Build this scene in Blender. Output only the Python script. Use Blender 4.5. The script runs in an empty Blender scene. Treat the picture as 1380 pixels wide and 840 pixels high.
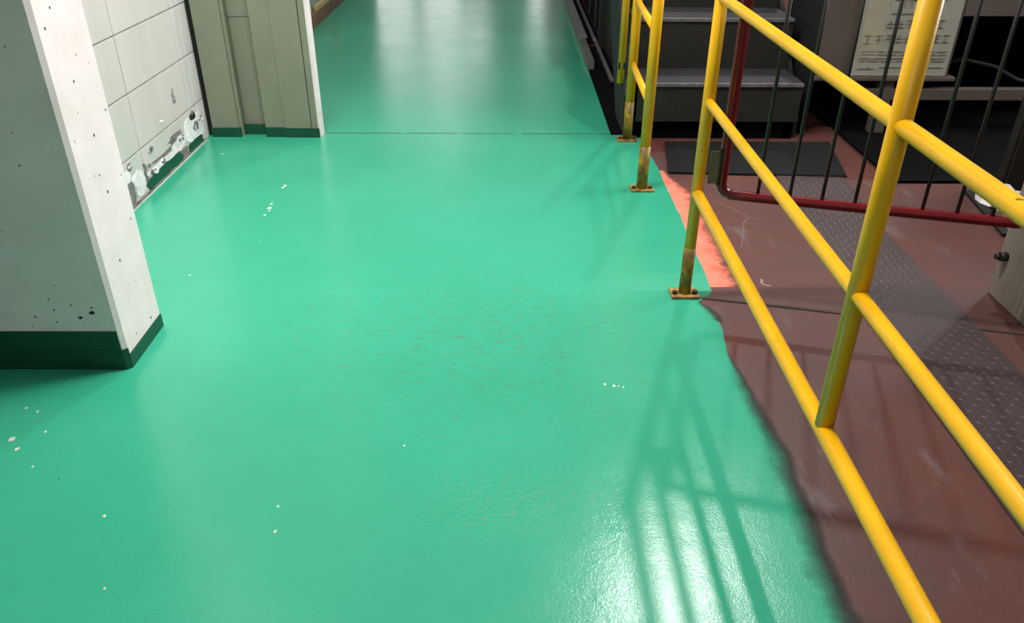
import bpy, bmesh, math, random
from mathutils import Vector, Matrix
random.seed(7)
S = bpy.context.scene
COL = S.collection

# ------------------------------------------------------------------ camera
CAM_H = 1.2
def make_camera():
    f, pitch, yaw, roll = 1081.0, math.radians(30.2), math.radians(0.25), math.radians(0.28)
    fw = Vector((math.sin(yaw) * math.cos(pitch), math.cos(yaw) * math.cos(pitch), -math.sin(pitch)))
    ri = Vector((math.cos(yaw), -math.sin(yaw), 0))
    up = ri.cross(fw)
    r2 = ri * math.cos(roll) + up * math.sin(roll)
    u2 = up * math.cos(roll) - ri * math.sin(roll)
    cd = bpy.data.cameras.new('camera')
    cd.sensor_fit = 'HORIZONTAL'
    cd.sensor_width = 36.0
    cd.lens = 36.0 * f / 1380.0
    cd.clip_start = 0.02
    cam = bpy.data.objects.new('camera', cd)
    COL.objects.link(cam)
    m = Matrix((r2, u2, -fw)).transposed().to_4x4()
    m.translation = (0, 0, CAM_H)
    cam.matrix_world = m
    S.camera = cam
make_camera()

# ------------------------------------------------------------------ world, lamps, exposure
KEY_POS = (3.2, 10.5, 11.6)
KEY_W = 560.0
TUBE_POS = (-0.55, 2.1, 3.3)     # fluorescent batten running across the aisle
TUBE_W = 134.0
REAR_FILL_W = 18.0
WORLD = 0.25
w = bpy.data.worlds.new('hall_daylight')
S.world = w
w.use_nodes = True
w.node_tree.nodes['Background'].inputs[0].default_value = (0.99, 0.97, 0.97, 1)
w.node_tree.nodes['Background'].inputs[1].default_value = WORLD
S.view_settings.view_transform = 'Standard'
S.view_settings.look = 'None'
S.view_settings.gamma = 1.0
S.view_settings.use_curve_mapping = False
S.view_settings.exposure = 0.0

# ------------------------------------------------------------------ helpers
def lin(c):
    out = []
    for v in c:
        v /= 255.0
        out.append(v / 12.92 if v <= 0.04045 else ((v + 0.055) / 1.055) ** 2.4)
    return (*out, 1.0)

class NT:
    def __init__(self, name):
        self.m = bpy.data.materials.new(name)
        self.m.use_nodes = True
        self.t = self.m.node_tree
        self.b = self.t.nodes['Principled BSDF']
        self.out = self.t.nodes['Material Output']
        self.tc = self.t.nodes.new('ShaderNodeTexCoord')
    def n(self, typ, **kw):
        nd = self.t.nodes.new(typ)
        for k, v in kw.items():
            setattr(nd, k, v)
        return nd
    def l(self, a, b):
        self.t.links.new(a, b)
    def mapping(self, scale=(1, 1, 1), loc=(0, 0, 0)):
        mp = self.n('ShaderNodeMapping')
        mp.inputs['Scale'].default_value = scale
        mp.inputs['Location'].default_value = loc
        self.l(self.tc.outputs['Object'], mp.inputs['Vector'])
        return mp.outputs[0]
    def noise(self, scale, detail=4, rough=0.55, vec=None, dist=0.0):
        nd = self.n('ShaderNodeTexNoise')
        nd.inputs['Scale'].default_value = scale
        nd.inputs['Detail'].default_value = detail
        nd.inputs['Roughness'].default_value = rough
        nd.inputs['Distortion'].default_value = dist
        self.l(vec if vec is not None else self.tc.outputs['Object'], nd.inputs['Vector'])
        return nd.outputs['Fac']
    def ramp(self, fac, lo, hi, a=0.0, b=1.0):
        r = self.n('ShaderNodeMapRange')
        r.inputs['From Min'].default_value = lo
        r.inputs['From Max'].default_value = hi
        r.inputs['To Min'].default_value = a
        r.inputs['To Max'].default_value = b
        self.l(fac, r.inputs['Value'])
        return r.outputs[0]
    def math(self, op, a, b):
        nd = self.n('ShaderNodeMath', operation=op)
        for i, v in enumerate((a, b)):
            if isinstance(v, (int, float)):
                nd.inputs[i].default_value = v
            else:
                self.l(v, nd.inputs[i])
        return nd.outputs[0]
    def mix(self, fac, a, b):
        nd = self.n('ShaderNodeMix', data_type='RGBA')
        if isinstance(fac, (int, float)):
            nd.inputs[0].default_value = fac
        else:
            self.l(fac, nd.inputs[0])
        for i, v in ((6, a), (7, b)):
            if isinstance(v, tuple):
                nd.inputs[i].default_value = v
            else:
                self.l(v, nd.inputs[i])
        return nd.outputs[2]
    def bump(self, h, strength, dist=0.002):
        nd = self.n('ShaderNodeBump')
        nd.inputs['Strength'].default_value = strength
        nd.inputs['Distance'].default_value = dist
        self.l(h, nd.inputs['Height'])
        self.l(nd.outputs[0], self.b.inputs['Normal'])
    def sphere_mask(self, c, r, soft=0.5):
        sub = self.n('ShaderNodeVectorMath', operation='SUBTRACT')
        self.l(self.tc.outputs['Object'], sub.inputs[0])
        sub.inputs[1].default_value = c
        mul = self.n('ShaderNodeVectorMath', operation='DIVIDE')
        self.l(sub.outputs[0], mul.inputs[0])
        mul.inputs[1].default_value = r
        ln = self.n('ShaderNodeVectorMath', operation='LENGTH')
        self.l(mul.outputs[0], ln.inputs[0])
        return self.ramp(ln.outputs['Value'], 1.0, 1.0 - soft)

def mat(name, col, rough=0.5, col2=None, scale=6.0, lo=0.35, hi=0.7, metal=0.0, bump=0.0, bscale=80.0,
        spots=None, stretch=(1, 1, 1), spec=0.5):
    N = NT(name)
    base = lin(col)
    c = base
    if col2 is not None:
        v = N.mapping(stretch) if stretch != (1, 1, 1) else None
        c = N.mix(N.ramp(N.noise(scale, 5, 0.6, v), lo, hi), base, lin(col2))
    if spots is not None:
        for scol, sc, th in spots:
            c = N.mix(N.ramp(N.noise(sc, 2, 0.5), th, th + 0.02), c, lin(scol))
    if isinstance(c, tuple):
        N.b.inputs['Base Color'].default_value = c
    else:
        N.l(c, N.b.inputs['Base Color'])
    N.b.inputs['Roughness'].default_value = rough
    N.b.inputs['Metallic'].default_value = metal
    N.b.inputs['Specular IOR Level'].default_value = spec
    if bump:
        N.bump(N.noise(bscale, 3), bump)
    return N.m

class MB:
    def __init__(self):
        self.v, self.f, self.s = [], [], []
    def quad(self, *p):
        i = len(self.v)
        self.v += [tuple(q) for q in p]
        self.f.append(tuple(range(i, i + len(p))))
        self.s.append(False)
        return self
    def box(self, x0, y0, z0, x1, y1, z1):
        i = len(self.v)
        self.v += [(x, y, z) for z in (z0, z1) for y in (y0, y1) for x in (x0, x1)]
        for q in ((0, 2, 3, 1), (4, 5, 7, 6), (0, 1, 5, 4), (2, 6, 7, 3), (0, 4, 6, 2), (1, 3, 7, 5)):
            self.f.append(tuple(i + k for k in q))
            self.s.append(False)
        return self
    def prism(self, poly, axis, a, b):
        """poly: 2-D outline extruded along axis ('x','y','z') from a to b"""
        n, i = len(poly), len(self.v)
        for t in (a, b):
            for p, q in poly:
                self.v.append({'x': (t, p, q), 'y': (p, t, q), 'z': (p, q, t)}[axis])
        self.f.append(tuple(i + k for k in range(n))[::-1])
        self.f.append(tuple(i + n + k for k in range(n)))
        self.s += [False, False]
        for k in range(n):
            self.f.append((i + k, i + (k + 1) % n, i + n + (k + 1) % n, i + n + k))
            self.s.append(False)
        return self
    def tube(self, pts, r, n=18, cap=True):
        P = [Vector(p) for p in pts]
        rings = []
        ref = None
        for k, p in enumerate(P):
            if k == 0: d = P[1] - P[0]
            elif k == len(P) - 1: d = P[-1] - P[-2]
            else: d = (P[k + 1] - p).normalized() + (p - P[k - 1]).normalized()
            d.normalize()
            if ref is None:
                ref = Vector((0, 0, 1)) if abs(d.z) < 0.9 else Vector((1, 0, 0))
            u = d.cross(ref).normalized()
            vv = u.cross(d).normalized()
            ref = vv
            rr = r[k] if isinstance(r, (list, tuple)) else r
            i = len(self.v)
            for a in range(n):
                t = 2 * math.pi * a / n
                self.v.append(tuple(p + u * (rr * math.cos(t)) + vv * (rr * math.sin(t))))
            rings.append(i)
        for a, b in zip(rings, rings[1:]):
            for k in range(n):
                self.f.append((a + k, a + (k + 1) % n, b + (k + 1) % n, b + k))
                self.s.append(True)
        if cap:
            self.f.append(tuple(rings[0] + k for k in range(n))[::-1]); self.s.append(False)
            self.f.append(tuple(rings[-1] + k for k in range(n))); self.s.append(False)
        return self
    def data(self, name, m):
        me = bpy.data.meshes.new(name)
        me.from_pydata(self.v, [], self.f)
        me.polygons.foreach_set('use_smooth', self.s)
        bm = bmesh.new(); bm.from_mesh(me)
        bmesh.ops.recalc_face_normals(bm, faces=bm.faces)
        bm.to_mesh(me); bm.free()
        me.materials.append(m)
        me.update()
        return me
    def build(self, name, m, parent=None, bevel=0.0, seg=2):
        o = bpy.data.objects.new(name, self.data(name, m))
        COL.objects.link(o)
        if parent is not None:
            o.parent = parent
            o.matrix_parent_inverse = Matrix.Translation(-Vector(parent.location))
        if bevel:
            bv = o.modifiers.new('bevel', 'BEVEL')
            bv.width = bevel; bv.segments = seg; bv.limit_method = 'ANGLE'
        return o

def tag(o, label, cat, group=None):
    o['label'] = label; o['category'] = cat
    if group: o['group'] = group
    return o
def empty(name, loc, label, cat, group=None):
    o = bpy.data.objects.new(name, None)
    o.empty_display_size = 0.1
    o.location = loc
    COL.objects.link(o)
    return tag(o, label, cat, group)
def struct(o):
    o['kind'] = 'structure'
    return o
def stuff(o):
    o['kind'] = 'stuff'
    return o

# ------------------------------------------------------------------ materials
def floor_green():
    N = NT('green_floor_paint')
    big = N.noise(1.3, 4, 0.6)
    c = N.mix(N.ramp(big, 0.3, 0.72), lin((48, 155, 120)), lin((56, 164, 131)))
    # worn scuffs in the middle of the walkway
    st = N.noise(38, 6, 0.7, N.mapping((0.5, 2.2, 1)))
    fine = N.noise(160, 3, 0.6)
    msk = N.sphere_mask((-0.1, 1.9, 0), (0.75, 0.55, 1), 0.8)
    scuff = N.math('MULTIPLY', N.math('MULTIPLY', N.ramp(st, 0.50, 0.70), N.ramp(fine, 0.40, 0.58)), N.math('ADD', N.math('MULTIPLY', msk, 0.95), 0.10))
    c = N.mix(scuff, c, lin((88, 112, 92)))
    m2 = N.sphere_mask((0.0, 1.26, 0), (0.26, 0.14, 1), 0.9)
    sc2 = N.math('MULTIPLY', N.ramp(N.noise(55, 4, 0.7, N.mapping((1, 2, 1), (3, 0, 0))), 0.52, 0.66), N.math('MULTIPLY', m2, 0.6))
    c = N.mix(sc2, c, lin((120, 150, 128)))
    # bleached far end of the aisle, worn by traffic
    chips = N.ramp(N.noise(26, 2, 0.5, N.mapping((1, 1, 1), (11, 4, 0))), 0.795, 0.81)
    c = N.mix(chips, c, lin((205, 222, 205)))
    specks = N.ramp(N.noise(75, 2, 0.4, N.mapping((1, 1, 1), (5, 9, 0))), 0.80, 0.82)
    c = N.mix(specks, c, lin((60, 80, 62)))
    N.l(c, N.b.inputs['Base Color'])
    rough = N.ramp(N.noise(3.2, 5, 0.65), 0.3, 0.75, 0.14, 0.22)
    N.l(rough, N.b.inputs['Roughness'])
    N.b.inputs['Specular IOR Level'].default_value = 0.62
    h = N.math('ADD', N.math('MULTIPLY', N.noise(230, 3, 0.6), 0.5), N.noise(14, 3, 0.5))
    N.bump(h, 0.16, 0.004)
    return N.m

def floor_red():
    N = NT('red_oxide_floor')
    c = N.mix(N.ramp(N.noise(2.6, 5, 0.65), 0.35, 0.68), lin((98, 53, 45)), lin((84, 58, 54)))
    c = N.mix(N.ramp(N.noise(9, 6, 0.7, N.mapping((1, .6, 1))), 0.5, 0.75), c, lin((82, 52, 47)))
    c = N.mix(N.ramp(N.noise(5, 5, 0.7, N.mapping((1.4, .5, 1), (7, 2, 0))), 0.58, 0.72), c, lin((108, 92, 90)))
    c = N.mix(N.ramp(N.noise(60, 3, 0.6), 0.72, 0.76), c, lin((128, 98, 90)))
    N.l(c, N.b.inputs['Base Color'])
    N.b.inputs['Roughness'].default_value = 0.42
    N.bump(N.noise(120, 4), 0.2, 0.002)
    return N.m

M = {}
M['green'] = floor_green()
M['red'] = floor_red()
M['yellow'] = mat('yellow_enamel', (234, 178, 6), 0.32, (222, 164, 4), 9, bump=0.06, bscale=60,
                  spots=(((120, 92, 20), 46, 0.73),))
M['yellow_old'] = mat('grimy_yellow_enamel', (150, 124, 14), 0.5, (92, 72, 18), 22, 0.4, 0.62, bump=0.2, bscale=90,
                      spots=(((48, 36, 16), 60, 0.66),))
M['brass_plate'] = mat('rusty_yellow_plate', (170, 130, 60), 0.45, (104, 70, 34), 40, 0.4, 0.6, bump=0.2)
M['dark_bolt'] = mat('dark_bolt_steel', (44, 40, 32), 0.5, metal=0.3)
M['maroon'] = mat('maroon_enamel', (112, 8, 20), 0.22, (96, 8, 18), 12)
M['black_bar'] = mat('black_bar_enamel', (26, 27, 26), 0.42)
M['hinge'] = mat('grey_green_hinge_steel', (112, 116, 92), 0.5, (84, 88, 68), 40, spots=(((30, 30, 24), 60, 0.68),))
M['concrete'] = mat('pale_painted_concrete', (232, 220, 220), 0.62, (220, 208, 206), 7, 0.35, 0.7, bump=0.25, bscale=45,
                    spots=(((120, 110, 102), 34, 0.765), ((60, 54, 48), 70, 0.78)))
M['sage'] = mat('sage_painted_panel', (130, 132, 114), 0.6, (122, 125, 106), 5, bump=0.1, bscale=60,
                spots=(((96, 98, 82), 55, 0.77),))
M['skirt'] = mat('dark_green_skirting_paint', (12, 72, 50), 0.4, (10, 62, 42), 10, bump=0.1,
                 spots=(((150, 190, 170), 48, 0.76),))
M['tile'] = mat('glazed_cream_wall_block', (206, 197, 195), 0.32, (188, 183, 176), 3.5, bump=0.08, bscale=20, stretch=(1, 1, .35))
M['tile_stain'] = mat('chalky_mauve_wall_block', (212, 206, 204), 0.6, (192, 186, 184), 9, bump=0.25, bscale=40, stretch=(1, 3, .5))
M['joint'] = mat('grey_mortar', (158, 154, 146), 0.9, (120, 116, 108), 30)
M['plaster'] = mat('bare_white_plaster', (232, 230, 228), 0.85, (196, 194, 194), 26, bump=0.6, bscale=60)
M['rubble'] = mat('dark_broken_render', (128, 124, 120), 0.9, (88, 85, 80), 30, bump=0.6, bscale=60)
M['black_gap'] = mat('gap_and_hole_black', (12, 14, 12), 0.8)
M['stair'] = mat('charcoal_stair_plate', (36, 37, 33), 0.55, (31, 32, 29), 14, bump=0.12, bscale=90)
def tread_mat():
    N = NT('grey_tread_plate')
    vor = N.n('ShaderNodeTexVoronoi', feature='F1')
    vor.inputs['Scale'].default_value = 70
    vor.inputs['Randomness'].default_value = 0.0
    N.l(N.tc.outputs['Object'], vor.inputs['Vector'])
    N.l(N.mix(N.ramp(vor.outputs['Distance'], 0.2, 0.5), lin((80, 78, 82)), lin((56, 55, 58))), N.b.inputs['Base Color'])
    N.b.inputs['Roughness'].default_value = 0.5
    N.b.inputs['Metallic'].default_value = 0.2
    N.bump(vor.outputs['Distance'], 0.5, 0.003)
    return N.m
M['tread'] = tread_mat()
M['nosing'] = mat('worn_steel_nosing', (128, 126, 128), 0.45, (96, 94, 96), 30, metal=0.3)
M['dark'] = mat('black_machine_paint', (13, 14, 13), 0.75, (11, 12, 11), 5)
M['void'] = mat('matt_black_and_shade', (4, 4, 4), 0.95, spec=0.08)  # near-black; also carries the shade of the step gap and bench bay
M['channel'] = mat('dark_grey_channel_steel', (98, 96, 94), 0.5, (80, 78, 76), 12)
M['mat'] = mat('charcoal_rubber_mat', (17, 17, 18), 0.9, (14, 14, 15), 20, bump=0.3, bscale=150, spec=0.25)
M['plate'] = mat('mauve_brown_tread_plate', (70, 54, 54), 0.5, (60, 48, 48), 5, 0.35, 0.65, metal=0.1)
M['stud'] = mat('worn_tread_plate_stud', (84, 66, 66), 0.5, (74, 58, 58), 9, metal=0.1)
M['taupe'] = mat('taupe_machine_panel', (92, 82, 74), 0.55, (80, 72, 64), 4)
M['board'] = mat('pale_notice_board', (156, 156, 142), 0.55, (146, 146, 132), 6)
M['sheet'] = mat('yellowed_paper_sheet', (164, 158, 136), 0.6, (152, 147, 128), 9)
M['ink'] = mat('faded_grey_ink', (120, 117, 108), 0.7)
M['grey_block'] = mat('grey_concrete_block', (140, 130, 118), 0.7, (120, 112, 102), 5, bump=0.3, bscale=40,
                      spots=(((70, 66, 58), 40, 0.75),))
M['plastic'] = mat('white_plastic_film', (236, 232, 236), 0.35, (190, 186, 190), 18)
M['brown'] = mat('brown_painted_kerb', (132, 92, 76), 0.6, (112, 76, 62), 6)
M['coral'] = None
M['chip'] = mat('bare_pale_concrete', (196, 200, 186), 0.8)
M['joint_shade'] = mat('joint_and_shadow_dark', (52, 44, 38), 0.9, (72, 58, 50), 20)
M['hall'] = mat('grey_hall_wall', (150, 158, 148), 0.8, (138, 146, 136), 2)
M['hall_dark'] = mat('dark_hall_wall', (78, 76, 72), 0.85)
M['hall_end'] = mat('pale_hall_wall', (172, 174, 168), 0.85)
def window_mat(name, e):
    N = NT(name)
    N.b.inputs['Base Color'].default_value = (0.8, 0.85, 0.83, 1)
    N.b.inputs['Emission Color'].default_value = (1.0, 0.97, 0.97, 1)
    N.b.inputs['Emission Strength'].default_value = e
    return N.m
M['window'] = window_mat('daylit_frosted_glass', 1.1)
M['window_side'] = window_mat('side_window_glow', 13.5)

def fade_mat(name, col, col2, rough, nscale, bias, top=1.0, namp=0.3):
    """paint layer that breaks up towards its edge, from the mesh attribute 'fade' (1 = full, 0 = none)"""
    N = NT(name)
    at = N.n('ShaderNodeAttribute', attribute_name='fade')
    f = N.math('ADD', at.outputs['Fac'], N.ramp(N.noise(nscale, 5, 0.7), 0.3, 0.7, -namp, namp))
    f = N.ramp(f, bias, bias + 0.7, 0.0, top)
    N.l(N.mix(N.ramp(N.noise(14, 4), 0.35, 0.65), lin(col), lin(col2)), N.b.inputs['Base Color'])
    N.b.inputs['Roughness'].default_value = rough
    N.l(f, N.b.inputs['Alpha'])
    return N.m
M['coral'] = fade_mat('coral_primer', (240, 116, 90), (226, 130, 108), 0.45, 22, 0.2)
M['smear'] = fade_mat('black_tyre_smear', (34, 40, 34), (48, 52, 46), 0.6, 18, 0.12, 0.75, 0.16)

# ------------------------------------------------------------------ floor
EDGE = [(0.50, 16.0), (0.50, 3.80), (0.655, 3.70), (0.63, 3.45), (0.640, 3.26), (0.637, 3.06), (0.641, 2.78), (0.633, 2.52),
        (0.628, 2.40), (0.629, 2.29), (0.630, 2.215), (0.632, 2.185), (0.575, 2.115), (0.590, 2.085), (0.607, 2.035), (0.612, 2.0),
        (0.612, 1.955), (0.603, 1.90), (0.598, 1.82), (0.606, 1.72), (0.612, 1.65), (0.614, 1.56), (0.620, 1.49),
        (0.632, 1.42), (0.621, 1.34), (0.621, 1.27), (0.622, 1.22), (0.620, 1.17), (0.612, 1.12), (0.615, 1.07), (0.612, 0.99),
        (0.620, 0.90), (0.61, 0.80), (0.62, 0.6), (0.60, 0.3), (0.62, -0.2), (0.61, -2.6)]
def dense(e, step=0.03):
    out = []
    for a, b in zip(e, e[1:]):
        d = math.hypot(b[0] - a[0], b[1] - a[1])
        n = max(1, int(d / step)) if max(a[1], b[1]) < 4 else 1
        for k in range(n):
            t = k / n
            j = 0.0022 if n > 1 else 0
            out.append((a[0] + (b[0] - a[0]) * t + random.uniform(-j, j), a[1] + (b[1] - a[1]) * t))
    out.append(e[-1])
    return out
edge = dense(EDGE)
floor = struct(MB().box(-4.5, -2.6, -0.12, 5.0, 16.2, 0.0).build('floor', M['red']))
m = MB()
m.prism([(-4.4, -2.6), (-4.4, 16.0)] + edge, 'z', 0.0004, 0.0022)
m.build('green_paint_coat', M['green'], floor)
def strip(name, pts, widths, mt, z, fades, side=1):
    """ribbon following pts, spread sideways in three rows with a 'fade' attribute"""
    v, f, fd = [], [], []
    for k, (x, y) in enumerate(pts):
        wd = widths(y)
        for j, (t, q) in enumerate(fades):
            v.append((x + side * wd * t, y, z)); fd.append(q)
    n = len(fades)
    for k in range(len(pts) - 1):
        for j in range(n - 1):
            a = k * n + j
            f.append((a, a + 1, a + n + 1, a + n))
    me = bpy.data.meshes.new(name)
    me.from_pydata(v, [], f)
    at = me.attributes.new('fade', 'FLOAT', 'POINT')
    at.data.foreach_set('value', fd)
    me.materials.append(mt)
    o = bpy.data.objects.new(name, me)
    COL.objects.link(o); o.parent = floor
    return o
cw = [p for p in edge if 2.19 <= p[1] <= 3.28]
strip('coral_primer_band', cw, lambda y: 0.075 if y < 3.0 else 0.075 * max(0.25, (3.3 - y) / 0.3), M['coral'], 0.0012,
      ((-0.1, 1.0), (0.4, 1.0), (0.8, 0.75), (1.3, 0.15)))
strip('tyre_smear', [p for p in edge if 0.4 <= p[1] <= 1.87], lambda y: (0.022 + 0.012 * (1.9 - y)) * min(1.0, max(0.02, (1.87 - y) / .25)), M['smear'], 0.0026,
      ((-1.9, 0.0), (-1.0, 0.25), (-0.3, 0.6), (0.15, 0.9), (0.4, 0.5), (0.8, 0.0)))
strip('tyre_smear', [p for p in edge if 1.97 <= p[1] <= 2.14], lambda y: 0.03 * max(0.05, 1 - abs(y - 2.055) / .085), M['smear'], 0.0026,
      ((-0.7, 0.2), (0.1, 0.7), (0.5, 0.7), (1.0, 0.1)))
# gate rail's shadow drawn as a dark line, then the slab joint
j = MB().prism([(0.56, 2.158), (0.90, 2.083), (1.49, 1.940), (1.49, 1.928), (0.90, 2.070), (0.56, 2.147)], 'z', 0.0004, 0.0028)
j.build('joint_and_shadow_strip', M['joint_shade'], floor)
j = MB()
for a, b in ((-0.88, -0.52), (-0.50, -0.25), (-0.22, 0.02), (0.06, 0.3), (0.31, 0.5)):
    j.box(a, 3.752, 0.002, b, 3.757 + random.uniform(0, .003), 0.0027)
j.build('joint_and_shadow_strip', M['joint_shade'], floor)
# low lip added and tilted to catch a bright band beside the end post
rp = MB()
nx = 24
prof = []
for k in range(nx + 1):
    x = 0.22 + 0.41 * k / nx
    hgt = 0.0023 + 0.0105 * min(1.0, k / 14.0)
    prof.append((x, hgt))
for (xa, ha), (xb, hb) in zip(prof, prof[1:]):
    rp.quad((xa, 2.19, 0.0023), (xb, 2.19, 0.0023), (xb, 2.285, hb), (xa, 2.285, ha))
    rp.quad((xa, 2.285, ha), (xb, 2.285, hb), (xb, 2.85, 0.0023), (xa, 2.85, 0.0023))
rp.build('bright_band_lip', M['green'], floor)
# paint chips that show as single pale flecks
ch = MB()
def chip(x, y, r, z=0.0026, asp=1.4):
    n = random.randint(5, 8)
    a0 = random.random() * 6
    pts = []
    for k in range(n):
        t = a0 + 2 * math.pi * k / n
        q = r * random.uniform(0.55, 1.1)
        pts.append((x + q * math.cos(t), y + asp * q * math.sin(t)))
    ch.prism(pts, 'z', 0.0018, z)
for x, y, r in ((-.909, 3.066, .009), (-.912, 3.045, .007), (-.914, 2.875, .007), (-.912, 2.835, .009), (-.911, 2.768, .007), (-.905, 2.81, .005), (-.917, 2.90, .003),
                (-1.281, 3.451, .006), (-1.154, 1.463, .007), (-1.148, 1.459, .004), (-1.122, 1.428, .005), (-1.147, 1.567, .004), (-1.089, 1.49, .004),
                (-1.056, 1.368, .003), (-1.181, 1.582, .004), (-.831, 1.216, .004), (-.481, 1.245, .004), (-.47, 1.174, .0045), (-.24, 1.442, .003),
                (.269, 1.681, .005), (.247, 1.687, .004), (.293, 1.675, .003), (.281, 1.679, .003), (.381, 1.079, .002), (-.75, 1.03, .003)):
    chip(x, y, r)
stuff(ch.build('paint_chip', M['chip'], floor))
# white scratch marks on the red slab
sc = MB()
def scratch(pts, w):
    for (x0, y0), (x1, y1) in zip(pts, pts[1:]):
        d = Vector((x1 - x0, y1 - y0)).normalized(); nn = Vector((-d.y, d.x)) * w
        sc.prism([(x0 + nn.x, y0 + nn.y), (x1 + nn.x, y1 + nn.y), (x1 - nn.x, y1 - nn.y), (x0 - nn.x, y0 - nn.y)], 'z', 0.0003, 0.0016)
scratch([(.808, 2.27), (.80, 2.235), (.825, 2.222)], .004)
scratch([(.80, 2.93), (.86, 2.83), (.895, 2.765), (.86, 2.71), (.845, 2.64), (.80, 2.50)], .0008)
scratch([(.895, 2.765), (.94, 2.74)], .001)
M['scratch'] = mat('pinkish_grey_scratch', (140, 118, 112), 0.8)
stuff(sc.build('scratch_mark', M['scratch'], floor))
# embossed steel tread plate let into the red slab
PX0, PX1, PY0, PY1 = 1.055, 1.352, 0.45, 3.20
tp = MB().prism([(1.03, PY0), (PX1, PY0), (PX1, 2.7), (1.405, PY1), (1.12, PY1), (1.05, 2.2)], 'z', 0.0003, 0.004).build('tread_plate', M['plate'], floor)
st = MB()
row = 0
y = PY0 + .02
while y < PY1 - .01:
    xl = 1.035 + 0.02 * max(0, (y - PY0)) / 1.75 if y < 2.2 else 1.05 + (y - 2.2) * 0.07
    xr = PX1 if y < 2.7 else PX1 + (y - 2.7) * 0.106
    k = 0
    x = xl + 0.014
    while x < xr - .012:
        a = math.radians(45 if (row + k) % 2 else -45)
        L, Wd = 0.0115, 0.0036
        cx, sx = math.cos(a), math.sin(a)
        i = len(st.v)
        for px, py, pz in ((-L, 0, .004), (0, Wd, .004), (L, 0, .004), (0, -Wd, .004), (0, 0, .0058)):
            st.v.append((x + px * cx - py * sx, y + px * sx + py * cx, pz))
        for q in ((0, 3, 4), (3, 2, 4), (2, 1, 4), (1, 0, 4)):
            st.f.append(tuple(i + e for e in q)); st.s.append(False)
        x += 0.0235; k += 1
    y += 0.0235; row += 1
stuff(st.build('plate_stud', M['stud'], tp))

# ------------------------------------------------------------------ hall walls (outside the picture or only seen in the floor's gloss)
wl = struct(MB().box(-1.60, 1.98, 0, -1.4235, 3.72, 3.4).build('wall_left', M['joint']))
R0 = [(-0.0, .180), (.180, .392), (.392, .602), (.602, .812), (.812, 1.02)]
C0 = [(1.985, 2.44), (2.44, 2.985), (2.985, 3.53), (3.53, 3.712)]
cache = {}
for r, (z0, z1) in enumerate(R0):
    for c, (y0, y1) in enumerate(C0):
        hz, hy = z1 - z0 - .006, y1 - y0 - .006
        key = (round(hz, 4), round(hy, 4), c == 3)
        if key not in cache:
            b = MB().box(0, 0, 0, .022, hy, hz)
            cache[key] = b.data('wall_block', M['tile_stain'] if c == 3 else M['tile'])
        o = bpy.data.objects.new('wall_block', cache[key])
        COL.objects.link(o); o.parent = wl
        o.location = (-1.442 + random.uniform(-.0008, .0008), y0 + .003, z0 + .003)
        bv = o.modifiers.new('bevel', 'BEVEL'); bv.width = .0015; bv.segments = 2
# broken render along the foot of the wall
def ragged(name, mt, y0, y1, z0, z1, x0, x1, n=16, jit=.25, parent=wl):
    cy, cz, ry, rz = (y0 + y1) / 2, (z0 + z1) / 2, (y1 - y0) / 2, (z1 - z0) / 2
    pts = []
    for k in range(n):
        t = 2 * math.pi * k / n
        e = (abs(math.cos(t)) ** 4 + abs(math.sin(t)) ** 4) ** -.25
        q = e * random.uniform(1 - jit, 1.0)
        pts.append((cy + ry * q * math.cos(t), cz + rz * q * math.sin(t)))
    return MB().prism(pts, 'x', x0, x1).build(name, mt, parent)
XW = -1.42
ragged('plaster_patch', M['plaster'], 3.42, 3.66, .03, .155, XW - .004, XW + .003)
ragged('plaster_patch', M['plaster'], 3.02, 3.45, .055, .085, XW - .004, XW + .0035, 22, .5)
ragged('plaster_patch', M['plaster'], 2.86, 2.97, .02, .125, XW - .004, XW + .003)
ragged('plaster_patch', M['plaster'], 2.80, 2.86, .10, .15, XW - .004, XW + .003)
ragged('plaster_patch', M['plaster'], 3.25, 3.42, .075, .115, XW - .004, XW + .003, 12, .5)
ragged('render_hole', M['rubble'], 2.775, 2.87, .0, .125, XW - .004, XW + .002)
ragged('render_hole', M['rubble'], 2.965, 3.0, .04, .135, XW - .004, XW + .0032, 14, .4)
ragged('render_hole', M['rubble'], 3.0, 3.42, .085, .105, XW - .004, XW + .002, 24, .6)
ragged('render_hole', M['rubble'], 3.22, 3.42, .10, .14, XW - .004, XW + .002, 16, .5)
ragged('render_hole', M['rubble'], 3.52, 3.60, .07, .12, XW - .004, XW + .0042, 14, .4)
ragged('render_hole', M['black_gap'], 3.50, 3.59, .125, .165, XW - .004, XW + .0042, 14, .5)
ragged('render_hole', M['rubble'], 3.34, 3.43, .0, .055, XW - .004, XW + .0045, 14, .3)
M['mauve'] = mat('mauve_grey_scuff', (150, 138, 138), 0.9, (120, 110, 110), 40)
ragged('render_scuff', M['mauve'], 3.37, 3.40, .235, .315, XW - .004, XW + .0022, 20, .7)
rs = random.Random(3)
for k in range(34):
    yy, zz = rs.uniform(2.82, 3.66), abs(rs.gauss(0, .05)) + .055
    a = rs.uniform(.006, .022); b_ = rs.uniform(.004, .012)
    ragged('plaster_flake' if k % 2 else 'render_pit', M['plaster'] if k % 2 else M['rubble'], yy - a, yy + a, zz - b_, zz + b_, XW - .004, XW + .0046 + .0001 * k % .0007, 9, .55)
MB().box(XW + .004, 2.79, .002, XW + .009, 3.64, .005).build('caulk_bead', M['chip'], wl)
ragged('render_hole', M['rubble'], 2.84, 2.88, .135, .17, XW - .004, XW + .0036, 14, .4)
ragged('render_hole', M['rubble'], 2.60, 3.71, -.01, .02, XW - .004, XW + .006, 40, .5)
ragged('green_skirting_remnant', M['skirt'], 2.94, 3.36, .004, .062, XW - .004, XW + .005, 18, .2)
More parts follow.
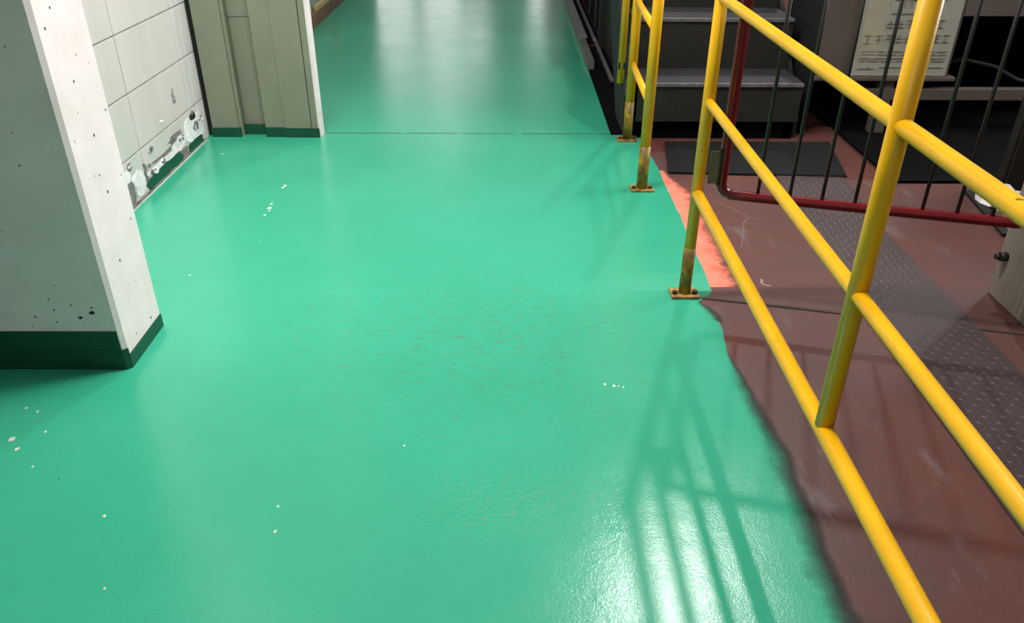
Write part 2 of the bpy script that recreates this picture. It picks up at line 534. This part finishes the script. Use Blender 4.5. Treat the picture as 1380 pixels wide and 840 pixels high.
ragged('green_skirting_remnant', M['skirt'], 3.43, 3.62, .004, .05, XW - .004, XW + .005, 16, .2)
MB().box(-1.434, 3.715, 0, -1.385, 3.735, 3.4).build('gap_shade_strip', M['black_gap'], wl)  # black strip standing in for the shade inside the open gap

# far side walls and end wall of the hall
wf = struct(MB().box(-1.75, 3.74, 0, -1.50, 9.6, 3.2).build('wall_hall', M['hall']))
we = MB()
ops = [(-2.6, -1.78, .3, 3.3), (-1.66, -.94, .3, 3.9), (-.90, -.38, 1.4, 2.9), (.38, .66, .3, 2.3)]
xs = [-4.5] + [q for o_ in ops for q in o_[:2]] + [5.0]
for a, b in zip(xs[0::2], xs[1::2]):
    we.box(a, 16.0, 0, b, 16.2, 4.6)
for a, b, c, d in ops:
    we.box(a, 16.0, 0, b, 16.2, c).box(a, 16.0, d, b, 16.2, 4.6)
end = struct(we.build('wall_end', M['hall_end']))
for k, (a, b, c, d) in enumerate(ops):
    wo = struct(MB().box(a, 16.08, c, b, 16.10, d).build('window_%d' % (k + 1), M['window']))
wb = struct(MB().box(-4.5, -2.8, 0, 5.0, -2.6, 3.6).build('wall_behind', M['hall_end']))
wr = struct(MB().box(5.0, -2.6, 0, 5.2, 2.2, 5.0).box(5.0, 6.0, 0, 5.2, 16.0, 5.0).box(5.0, 2.2, 0, 5.2, 6.0, 1.5).box(5.0, 2.2, 4.6, 5.2, 6.0, 5.0).build('wall_right', M['hall_dark']))
struct(MB().box(5.05, 2.2, 1.5, 5.07, 6.0, 4.6).build('window_5', M['window_side']))  # unseen glowing window, added as the source of light from the right
ws = struct(MB().box(-4.7, -2.6, 0, -4.5, 16.0, 5.0).build('wall_side', M['hall_dark']))

# ------------------------------------------------------------------ near column at the left
col = empty('concrete_column', (-1.45, 1.86, 0), 'pale square concrete column nearest the camera, pitted, dark green foot', 'column')
sec = [(-1.95, 1.752), (-1.004, 1.752), (-.994, 1.762), (-.994, 1.972), (-1.95, 1.972)]
MB().prism(sec, 'z', 0.0, 3.4).build('shaft', M['concrete'], col)
MB().prism([(-1.95, 1.7485), (-1.003, 1.7485), (-.9915, 1.760), (-1.0, 1.765), (-1.95, 1.752)], 'z', 0.0, 0.062).build('skirting', M['skirt'], col)
MB().box(-1.95, 1.7495, 0.062, -1.006, 1.752, 0.118).build('skirting', M['skirt'], col)
pt = MB()
rs = random.Random(11)
for k in range(46):
    x, z = rs.uniform(-1.62, -1.03), (rs.uniform(.13, .22) if k < 26 else rs.uniform(.2, .9))
    q = rs.uniform(.0012, .0042) if k % 6 else rs.uniform(.004, .008)
    pts_ = [(x + q * rs.uniform(.6, 1.5) * math.cos(t), z + q * rs.uniform(.5, 1.1) * math.sin(t)) for t in (0, .9, 1.8, 2.7, 3.6, 4.5, 5.4)]
    pt.prism(pts_, 'y', 1.7513, 1.753)
for k in range(16):
    y, z = rs.uniform(1.78, 1.96), rs.uniform(.06, .9)
    q = rs.uniform(.001, .0035)
    pt.prism([(y + q * math.cos(t), z + 1.3 * q * math.sin(t)) for t in (0, 1.2, 2.4, 3.6, 4.8)], 'x', -.995, -.9933)
stuff(pt.build('pit', M['dark_bolt'], col))
MB().prism([(-.996, 1.757), (-.9915, 1.760), (-.9915, 1.974), (-.996, 1.974)], 'z', 0.0, 0.042).build('skirting', M['skirt'], col)

# ------------------------------------------------------------------ stepped jamb further along
jm = empty('stepped_jamb', (-1.14, 3.72, 0), 'sage green stepped wall jamb with recess and dark green foot', 'jamb')
YJ = 3.69
HJ = 3.2
def jpart(name, x0, x1, dy, m_, z0=0.0, z1=HJ, bev=.002):
    return MB().box(x0, YJ + dy, z0, x1, YJ + .068, z1).build(name, m_, jm, bev)
jpart('pilaster', -1.396, -1.272, .004, M['sage'])
jpart('reveal', -1.272, -1.256, .016, M['sage'])
jpart('recess_board', -1.256, -1.146, .064, M['sage'], 0, .535)
jpart('recess_board', -1.256, -1.146, .058, M['sage'], .539, HJ)
jpart('panel', -1.146, -1.054, .006, M['sage'])
jpart('panel', -1.054, -.930, 0.0, M['sage'])
jpart('panel', -.927, -.899, 0.0, M['sage'])
MB().box(-.899, YJ + .001, 0, -.886, YJ + .068, HJ).build('lit_edge', M['concrete'], jm, .002)  # side face made pale: the lamp light on it is in the colour
for x0, x1, dy, h in ((-1.400, -1.262, -.002, .046), (-1.262, -1.146, .040, .050), (-1.146, -1.054, .000, .048), (-1.054, -.893, -.006, .046)):
    MB().box(x0, YJ + dy, 0, x1, YJ + dy + .012, h).build('skirting', M['skirt'], jm)

# ------------------------------------------------------------------ yellow guard rail
RX = 0.540
def pipe(name, a, b, r, mt, parent, n=20):
    return MB().tube([a, b], r, n).build(name, mt, parent)
def foot_plate(x, y, parent, sx=.043, sy=.032):
    bp = MB().box(x - sx, y - sy, .002, x + sx, y + sy, .011).build('base_plate', M['brass_plate'], parent, .002)
    for dx in (-sx * .72, sx * .72):
        MB().tube([(x + dx, y - .008, .011), (x + dx, y - .008, .019)], .0085, 6).build('bolt', M['dark_bolt'], bp)
    return bp
gr = empty('guard_rail', (RX, 1.0, 0), 'long yellow pipe guard rail along the green walkway', 'guard rail')
PR = 0.0170
pipe('end_post', (RX, 2.165, .16), (RX, 2.165, 1.14), PR, M['yellow'], gr)
pipe('post_foot', (RX, 2.165, .01), (RX, 2.165, .165), PR + .0012, M['yellow_old'], gr)
foot_plate(RX, 2.165, gr)
for z, r in ((.335, .0162), (.60, .0125), (.868, .0125), (1.125, .0162)):
    pipe('rail', (RX, 2.165, z), (RX, -1.3, z), r, M['yellow'], gr)
for y in (1.088, ):
    pipe('baluster', (RX, y, .345), (RX, y, 1.13), .0158, M['yellow'], gr)
pipe('rear_post', (RX, -.02, .01), (RX, -.02, 1.14), PR, M['yellow'], gr)
pipe('rear_post', (RX, -1.28, .01), (RX, -1.28, 1.14), PR, M['yellow'], gr)

# short rail in front of the stair
sr = empty('short_rail', (.545, 3.34, 0), 'short yellow pipe rail of two posts at the foot of the steps', 'guard rail')
for (x, y) in ((.532, 3.038), (.552, 3.664)):
    pipe('post', (x, y, .18), (x, y, 1.10), .0205, M['yellow'], sr)
    pipe('post_foot', (x, y, .01), (x, y, .185), .0218, M['yellow_old'], sr)
    foot_plate(x, y, sr, .046, .032)
for z in (.352, .618, .88):
    pipe('rail', (.552, 3.664, z), (.532, 3.038, z), .0140, M['yellow'], sr)

# ------------------------------------------------------------------ maroon gate
gt = empty('barred_gate', (.98, 2.08, 0), 'maroon tube gate with thin black bars beyond the yellow guard rail', 'gate')
GA, GB = Vector((.610, 2.178)), Vector((1.392, 1.968))
gd = (GB - GA); GL = gd.length; gd.normalize()
def gp(s, z):
    p = GA + gd * s
    return (p.x, p.y, z)
zb, zt, rb = .328, 1.10, .035
pts = []
def arc(cs, cz, a0, a1, n=6):
    return [gp(cs + rb * math.cos(math.radians(a0 + (a1 - a0) * k / n)), cz + rb * math.sin(math.radians(a0 + (a1 - a0) * k / n))) for k in range(n + 1)]
loop = arc(rb, zb + rb, 180, 270) + arc(GL - rb, zb + rb, 270, 360) + arc(GL - rb, zt - rb, 0, 90) + arc(rb, zt - rb, 90, 180)
loop.append(loop[0])
MB().tube(loop, .0148, 16, cap=False).build('frame_tube', M['maroon'], gt)
for k in range(8):
    s = .104 + k * .0872
    MB().tube([gp(s, zb + .006), gp(s, zt - .006)], .0052, 10).build('bar', M['black_bar'], gt)
for z in (.41, .98):
    hp = MB()
    hp.box(.566, 2.165, z - .045, .598, 2.171, z + .05)
    o = hp.build('hinge_plate', M['hinge'], gt, .001)
    MB().tube([(.597, 2.17, z - .05), (.597, 2.17, z + .055)], .007, 10).build('hinge_pin', M['dark_bolt'], o)
MB().box(1.385, 1.95, .42, 1.44, 1.985, .52).build('latch', M['maroon'], gt, .003)

# ------------------------------------------------------------------ grey block the gate shuts against
cb = empty('concrete_plinth', (1.8, 1.8, 0), 'grey concrete plinth with unseen housing added to shade the floor, black bolt, at the right edge', 'plinth')
MB().prism([(1.488, 0), (1.478, .75), (2.4, .75), (2.4, 0)], 'y', -1.3, 2.188).build('body', M['grey_block'], cb, .006)
MB().box(1.52, -1.2, .75, 2.35, 2.16, 1.3).build('shading_housing', M['taupe'], cb, .01)  # unseen housing, its height chosen to shade the lower-right floor
MB().tube([(1.489, 2.15, .143), (1.464, 2.15, .143)], .014, 6).build('bolt', M['dark_bolt'], cb)
MB().tube([(1.466, 2.15, .143), (1.452, 2.15, .143)], .0085, 10).build('bolt', M['dark_bolt'], cb)
MB().box(1.47, 1.93, .43, 1.482, 2.02, .55).build('striker_plate', M['maroon'], cb, .002)

# ------------------------------------------------------------------ black steel stair
sta = empty('steel_stair', (.95, 4.2, 0), 'charcoal steel stair with grey treads behind the maroon gate', 'stair')
steps = [(3.66, .268), (3.935, .501), (4.225, .734), (4.50, .967)]
for k, (y, z) in enumerate(steps):
    yb = steps[k + 1][0] if k + 1 < len(steps) else y + .3
    t = MB().box(0.586, y + .012, z - .012, 1.338, yb + .012, z).build('tread', M['tread'], sta)
    MB().box(0.586, y, z - .016, 1.338, y + .012, z + .001).build('nosing', M['nosing'], t, .002)
    lo = .09 if k == 0 else steps[k - 1][1] + .0005
    MB().box(0.586, y + .010, lo, 1.338, y + .016, z - .016).build('riser', M['stair'], sta)
for x0 in (.535, 1.340):
    MB().prism([(3.735, .02), (3.735, .19), (4.63, .975), (4.83, .975), (4.83, .74), (4.0, .02)] if x0 < 1 else [(3.72, 0), (3.72, .10), (4.69, .966), (4.83, .966), (4.83, .74), (3.95, 0)],
               'x', x0, x0 + (.036 if x0 < 1 else .02)).build('stringer', M['dark'], sta)
MB().box(1.29, 3.70, 0, 1.33, 3.73, .25).build('stair_leg', M['dark'], sta)
MB().box(.59, 4.02, 0, 1.335, 4.05, .49).build('kick_back', M['dark'], sta)
MB().box(.575, 4.812, .90, 1.6, 5.70, .966).build('landing', M['stair'], sta)
for x, y in ((.60, 5.6), (1.5, 5.6)):
    MB().box(x, y, 0, x + .06, y + .06, .90).build('landing_leg', M['dark'], sta)
MB().tube([(.520, 3.80, .235), (.520, 3.80, 1.55)], .0165, 18).build('handrail_post', M['yellow'], sta)
for z in (.30, .8):
    MB().box(.505, 3.785, z, .54, 3.815, z + .03).build('post_bracket', M['dark'], sta)
MB().box(.605, 3.70, 0, 1.335, 4.02, .085).build('toe_shade_block', M['void'], sta)  # black block filling the open gap under the step as its shade
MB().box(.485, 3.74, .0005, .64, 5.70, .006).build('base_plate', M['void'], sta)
MB().box(.575, 4.62, .03, .595, 5.70, .045).build('pipe_run', M['channel'], sta)
MB().box(.640, 4.3, 0.0, .66, 5.65, .895).build('side_plate', M['dark'], sta)
MB().box(.478, 5.02, 0, .52, 5.70, .055).build('kerb_channel', M['channel'], sta)
# dark machine along the aisle beyond the stair
mc = empty('aisle_machine', (.9, 6.6, 0), 'black machine casing lining the aisle beyond the steps', 'machine')
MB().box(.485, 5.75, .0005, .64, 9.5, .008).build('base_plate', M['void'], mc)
MB().box(.64, 5.75, .03, 1.6, 9.5, 1.5).build('casing', M['void'], mc)
for y in (5.8, 6.2, 6.7, 7.4, 8.2):
    MB().box(.628, y, .04, .64, y + .03, 1.45).build('rib', M['stair'], mc)
MB().box(.575, 5.72, .03, .595, 9.5, .045).build('pipe_run', M['channel'], mc)
for y in (5.8, 6.5, 7.8, 9.3):
    MB().box(.575, y, 0, .595, y + .03, .03).build('pipe_run_foot', M['dark'], mc)
MB().prism([(.478, 0), (.478, .05), (.535, .058), (.535, .05), (.49, .042), (.49, 0)], 'y', 5.72, 9.5).build('kerb_channel', M['channel'], mc)

# ------------------------------------------------------------------ rubber mat
tag(MB().prism([(.672, 3.222), (1.412, 3.182), (1.492, 3.628), (.726, 3.628)], 'z', .0002, .010).build('rubber_mat', M['mat'], None, .002),
    'flat charcoal rubber mat on the red floor below the steps', 'mat')

# ------------------------------------------------------------------ taupe machine with notices
tm = empty('machine_bench', (1.9, 4.0, 0), 'taupe steel machine bench with dark open bays behind the gate', 'machine')
MB().box(1.40, 3.762, .28, 2.03, 3.80, .95).build('front_panel', M['taupe'], tm, .003)
MB().box(1.395, 3.765, .0, 1.40, 4.2, .95).build('side_panel', M['dark'], tm)
MB().box(2.03, 3.762, .545, 3.6, 3.80, .95).build('upper_panel', M['taupe'], tm, .003)
MB().box(1.40, 3.74, .262, 2.06, 3.80, .28).build('ledge', M['taupe'], tm, .002)
MB().box(1.66, 3.755, .17, 3.6, 3.80, .222).build('cross_beam', M['taupe'], tm, .002)
for x in (1.722, 2.9):
    MB().box(x, 3.757, .012, x + .07, 3.80, .262 if x < 2 else .2).build('leg', M['taupe'], tm, .002)
MB().box(1.42, 4.15, 0, 3.6, 4.2, .95).build('back_panel', M['void'], tm)  # bay's darkness put into the panel colour
MB().box(1.585, 3.12, .0005, 3.55, 4.15, .012).build('black_floor_sheet', M['void'], tm)  # black sheet added so the floor before the bench reads as dark
MB().box(1.40, 3.80, .90, 3.6, 4.2, .95).build('top_panel', M['dark'], tm)
MB().tube([(2.02, 3.9, .30), (2.15, 3.88, .33), (2.3, 3.87, .30), (2.42, 3.86, .24), (2.5, 3.86, .225)], .010, 10).build('hose', M['dark'], tm)
MB().box(1.99, 3.03, 0, 2.6, 3.10, .62).build('side_guard', M['stair'], tm)
MB().box(2.5, 2.25, 0, 3.1, 3.02, 1.25).build('unseen_light_block', M['taupe'], tm)  # unseen box added to block the side window's light on the red floor

nb = empty('notice_board', (1.8, 3.752, .285), 'pale notice board with faded grey print behind the gate bars', 'notice')
MB().box(1.575, 3.748, .283, 2.012, 3.760, .90).build('board', M['board'], nb, .002)
MB().box(1.585, 3.7462, .36, 1.685, 3.748, .80).build('paper_sheet', M['sheet'], nb)
ink = MB()
def mark(x0, z0, x1, z1):
    ink.box(x0, 3.7452, z0, x1, 3.7460 + .002, z1)
def glyphs(x0, x1, zc, h, gap=.25):
    x = x0
    while x + h < x1:
        wd = h * .86
        k = random.randint(0, 3)
        if k != 1: mark(x, zc + h * .36, x + wd, zc + h * .48)
        if k != 2: mark(x, zc - h * .06, x + wd, zc + h * .06)
        mark(x + wd * .42, zc - h * .5, x + wd * .58, zc + h * .48)
        if k > 0: mark(x, zc - h * .5, x + wd, zc - h * .4)
        if k == 3: mark(x, zc - h * .4, x + wd * .14, zc + h * .4)
        x += h * (1 + gap)
mark(1.745, .583, 1.752, .66); mark(1.775, .583, 1.782, .66)
glyphs(1.705, 1.99, .64, .05)
mark(1.70, .556, 1.90, .562)
glyphs(1.69, 1.99, .515, .036)
glyphs(1.60, 1.70, .445, .040)
glyphs(1.70, 1.99, .452, .034)
for z in (.392, .378, .362, .350):
    x = 1.60
    while x < 1.98:
        e = x + random.uniform(.02, .07)
        mark(x, z, min(e, 1.99), z + .0045); x = e + random.uniform(.006, .02)
mark(1.60, .315, 1.675, .319); mark(1.64, .319, 1.655, .327); mark(1.70, .322, 1.99, .325)
ink.build('print', M['ink'], nb)

# ------------------------------------------------------------------ white plastic scraps by the plinth
def scrap(name, c, sx, sy, sz, label):
    bm = bmesh.new()
    bmesh.ops.create_icosphere(bm, subdivisions=3, radius=1)
    rnd = random.Random(len(label))
    for v in bm.verts:
        q = 1 + rnd.uniform(-.28, .28)
        v.co = Vector((v.co.x * sx * q, v.co.y * sy * q, max(-.5, v.co.z * q) * sz))
    z0 = min(v.co.z for v in bm.verts)
    for v in bm.verts:
        v.co.z -= z0
    me = bpy.data.meshes.new(name); bm.to_mesh(me); bm.free()
    me.materials.append(M['plastic'])
    o = bpy.data.objects.new(name, me); COL.objects.link(o)
    o.location = c
    return tag(o, label, 'plastic wrap')
scrap('plastic_wrap', (1.90, 2.90, 0), .07, .10, .05, 'larger crumpled white plastic wrap on the floor past the gate')
scrap('plastic_wrap', (1.855, 2.665, 0), .055, .055, .04, 'small white plastic scrap on the floor just behind the plinth')
tag(MB().prism([(1.755, 2.60), (1.79, 2.60), (1.86, 3.02), (1.825, 3.02)], 'z', 0, .012).build('floor_cable', M['dark']), 'black cable strip on the red floor beside the plastic wrap', 'cable')

# ------------------------------------------------------------------ far left: brown kerb with stacked pieces
kb = tag(MB().box(-1.498, 6.05, 0, -1.465, 9.6, .10).build('brown_kerb', M['brown'], None, .004), 'low brown kerb along the far left side of the walkway', 'kerb')
M['straw'] = mat('straw_timber', (196, 176, 120), 0.7, (168, 148, 98), 20)
M['orange'] = mat('orange_plastic', (236, 120, 88), 0.5)
tag(MB().box(-1.495, 6.42, .10, -1.468, 6.95, .135).build('timber_batten', M['straw'], None, .003), 'pale timber batten lying on the far brown kerb', 'timber')
tag(MB().tube([(-1.482, 7.10, .10), (-1.482, 7.10, .40)], .015, 14).build('marker_stake', M['orange']), 'orange marker stake standing on the far brown kerb', 'stake')

# ------------------------------------------------------------------ roof beam and the lamp above the aisle
rbm = struct(MB().box(-4.5, 10.42, 12.05, 5.0, 10.58, 12.3).build('trim_1', M['hall_dark']))
for sx in (-4.6, 5.0):
    struct(MB().box(sx, 10.4, 5.0, sx + .1, 10.6, 12.3).build('trim_2', M['hall_dark']))
hb = empty('high_bay_lamp', (KEY_POS[0], KEY_POS[1], KEY_POS[2]), 'round high bay lamp hanging from the roof beam', 'lamp')
MB().tube([(KEY_POS[0], KEY_POS[1], KEY_POS[2] + .03), (KEY_POS[0], KEY_POS[1], KEY_POS[2] + .16), (KEY_POS[0], KEY_POS[1], KEY_POS[2] + .3)], [.34, .28, .1], 24).build('housing', M['channel'], hb)
MB().tube([(KEY_POS[0], KEY_POS[1], KEY_POS[2] + .3), (KEY_POS[0], KEY_POS[1], 12.05)], .012, 8).build('hanger', M['dark'], hb)
ld = bpy.data.lights.new('high_bay_light', 'AREA')
ld.shape = 'DISK'; ld.size = .42; ld.energy = KEY_W; ld.color = (1.0, .98, .94)
lo = bpy.data.objects.new('high_bay_light', ld)
COL.objects.link(lo)
lo.location = KEY_POS

# fluorescent battens across the aisle, one ahead and an unseen fill lamp added behind the camera
def batten(pos, watts, label, n):
    zb_ = pos[2] + .25
    struct(MB().box(-4.5, pos[1] - .04, zb_, 5.0, pos[1] + .04, zb_ + .1).build('trim_%d' % n, M['hall_dark']))
    fb = empty('fluorescent_batten', pos, label, 'lamp')
    MB().box(pos[0] - .68, pos[1] - .07, pos[2] + .02, pos[0] + .68, pos[1] + .07, pos[2] + .12).build('housing', M['channel'], fb)
    for dx in (-.5, .5):
        MB().tube([(pos[0] + dx, pos[1], pos[2] + .12), (pos[0] + dx, pos[1], zb_)], .01, 8).build('hanger', M['dark'], fb)
    ld = bpy.data.lights.new('batten_light', 'AREA')
    ld.shape = 'RECTANGLE'; ld.size = 1.3; ld.size_y = .09; ld.energy = watts; ld.color = (1.0, .97, .96)
    lo = bpy.data.objects.new('batten_light', ld)
    COL.objects.link(lo)
    lo.location = pos
batten(TUBE_POS, TUBE_W, 'fluorescent batten lamp fixed over the walkway beside the near column', 4)
batten((TUBE_POS[0], -1.9, TUBE_POS[2]), REAR_FILL_W, 'unseen fill lamp added over the walkway behind the camera', 7)
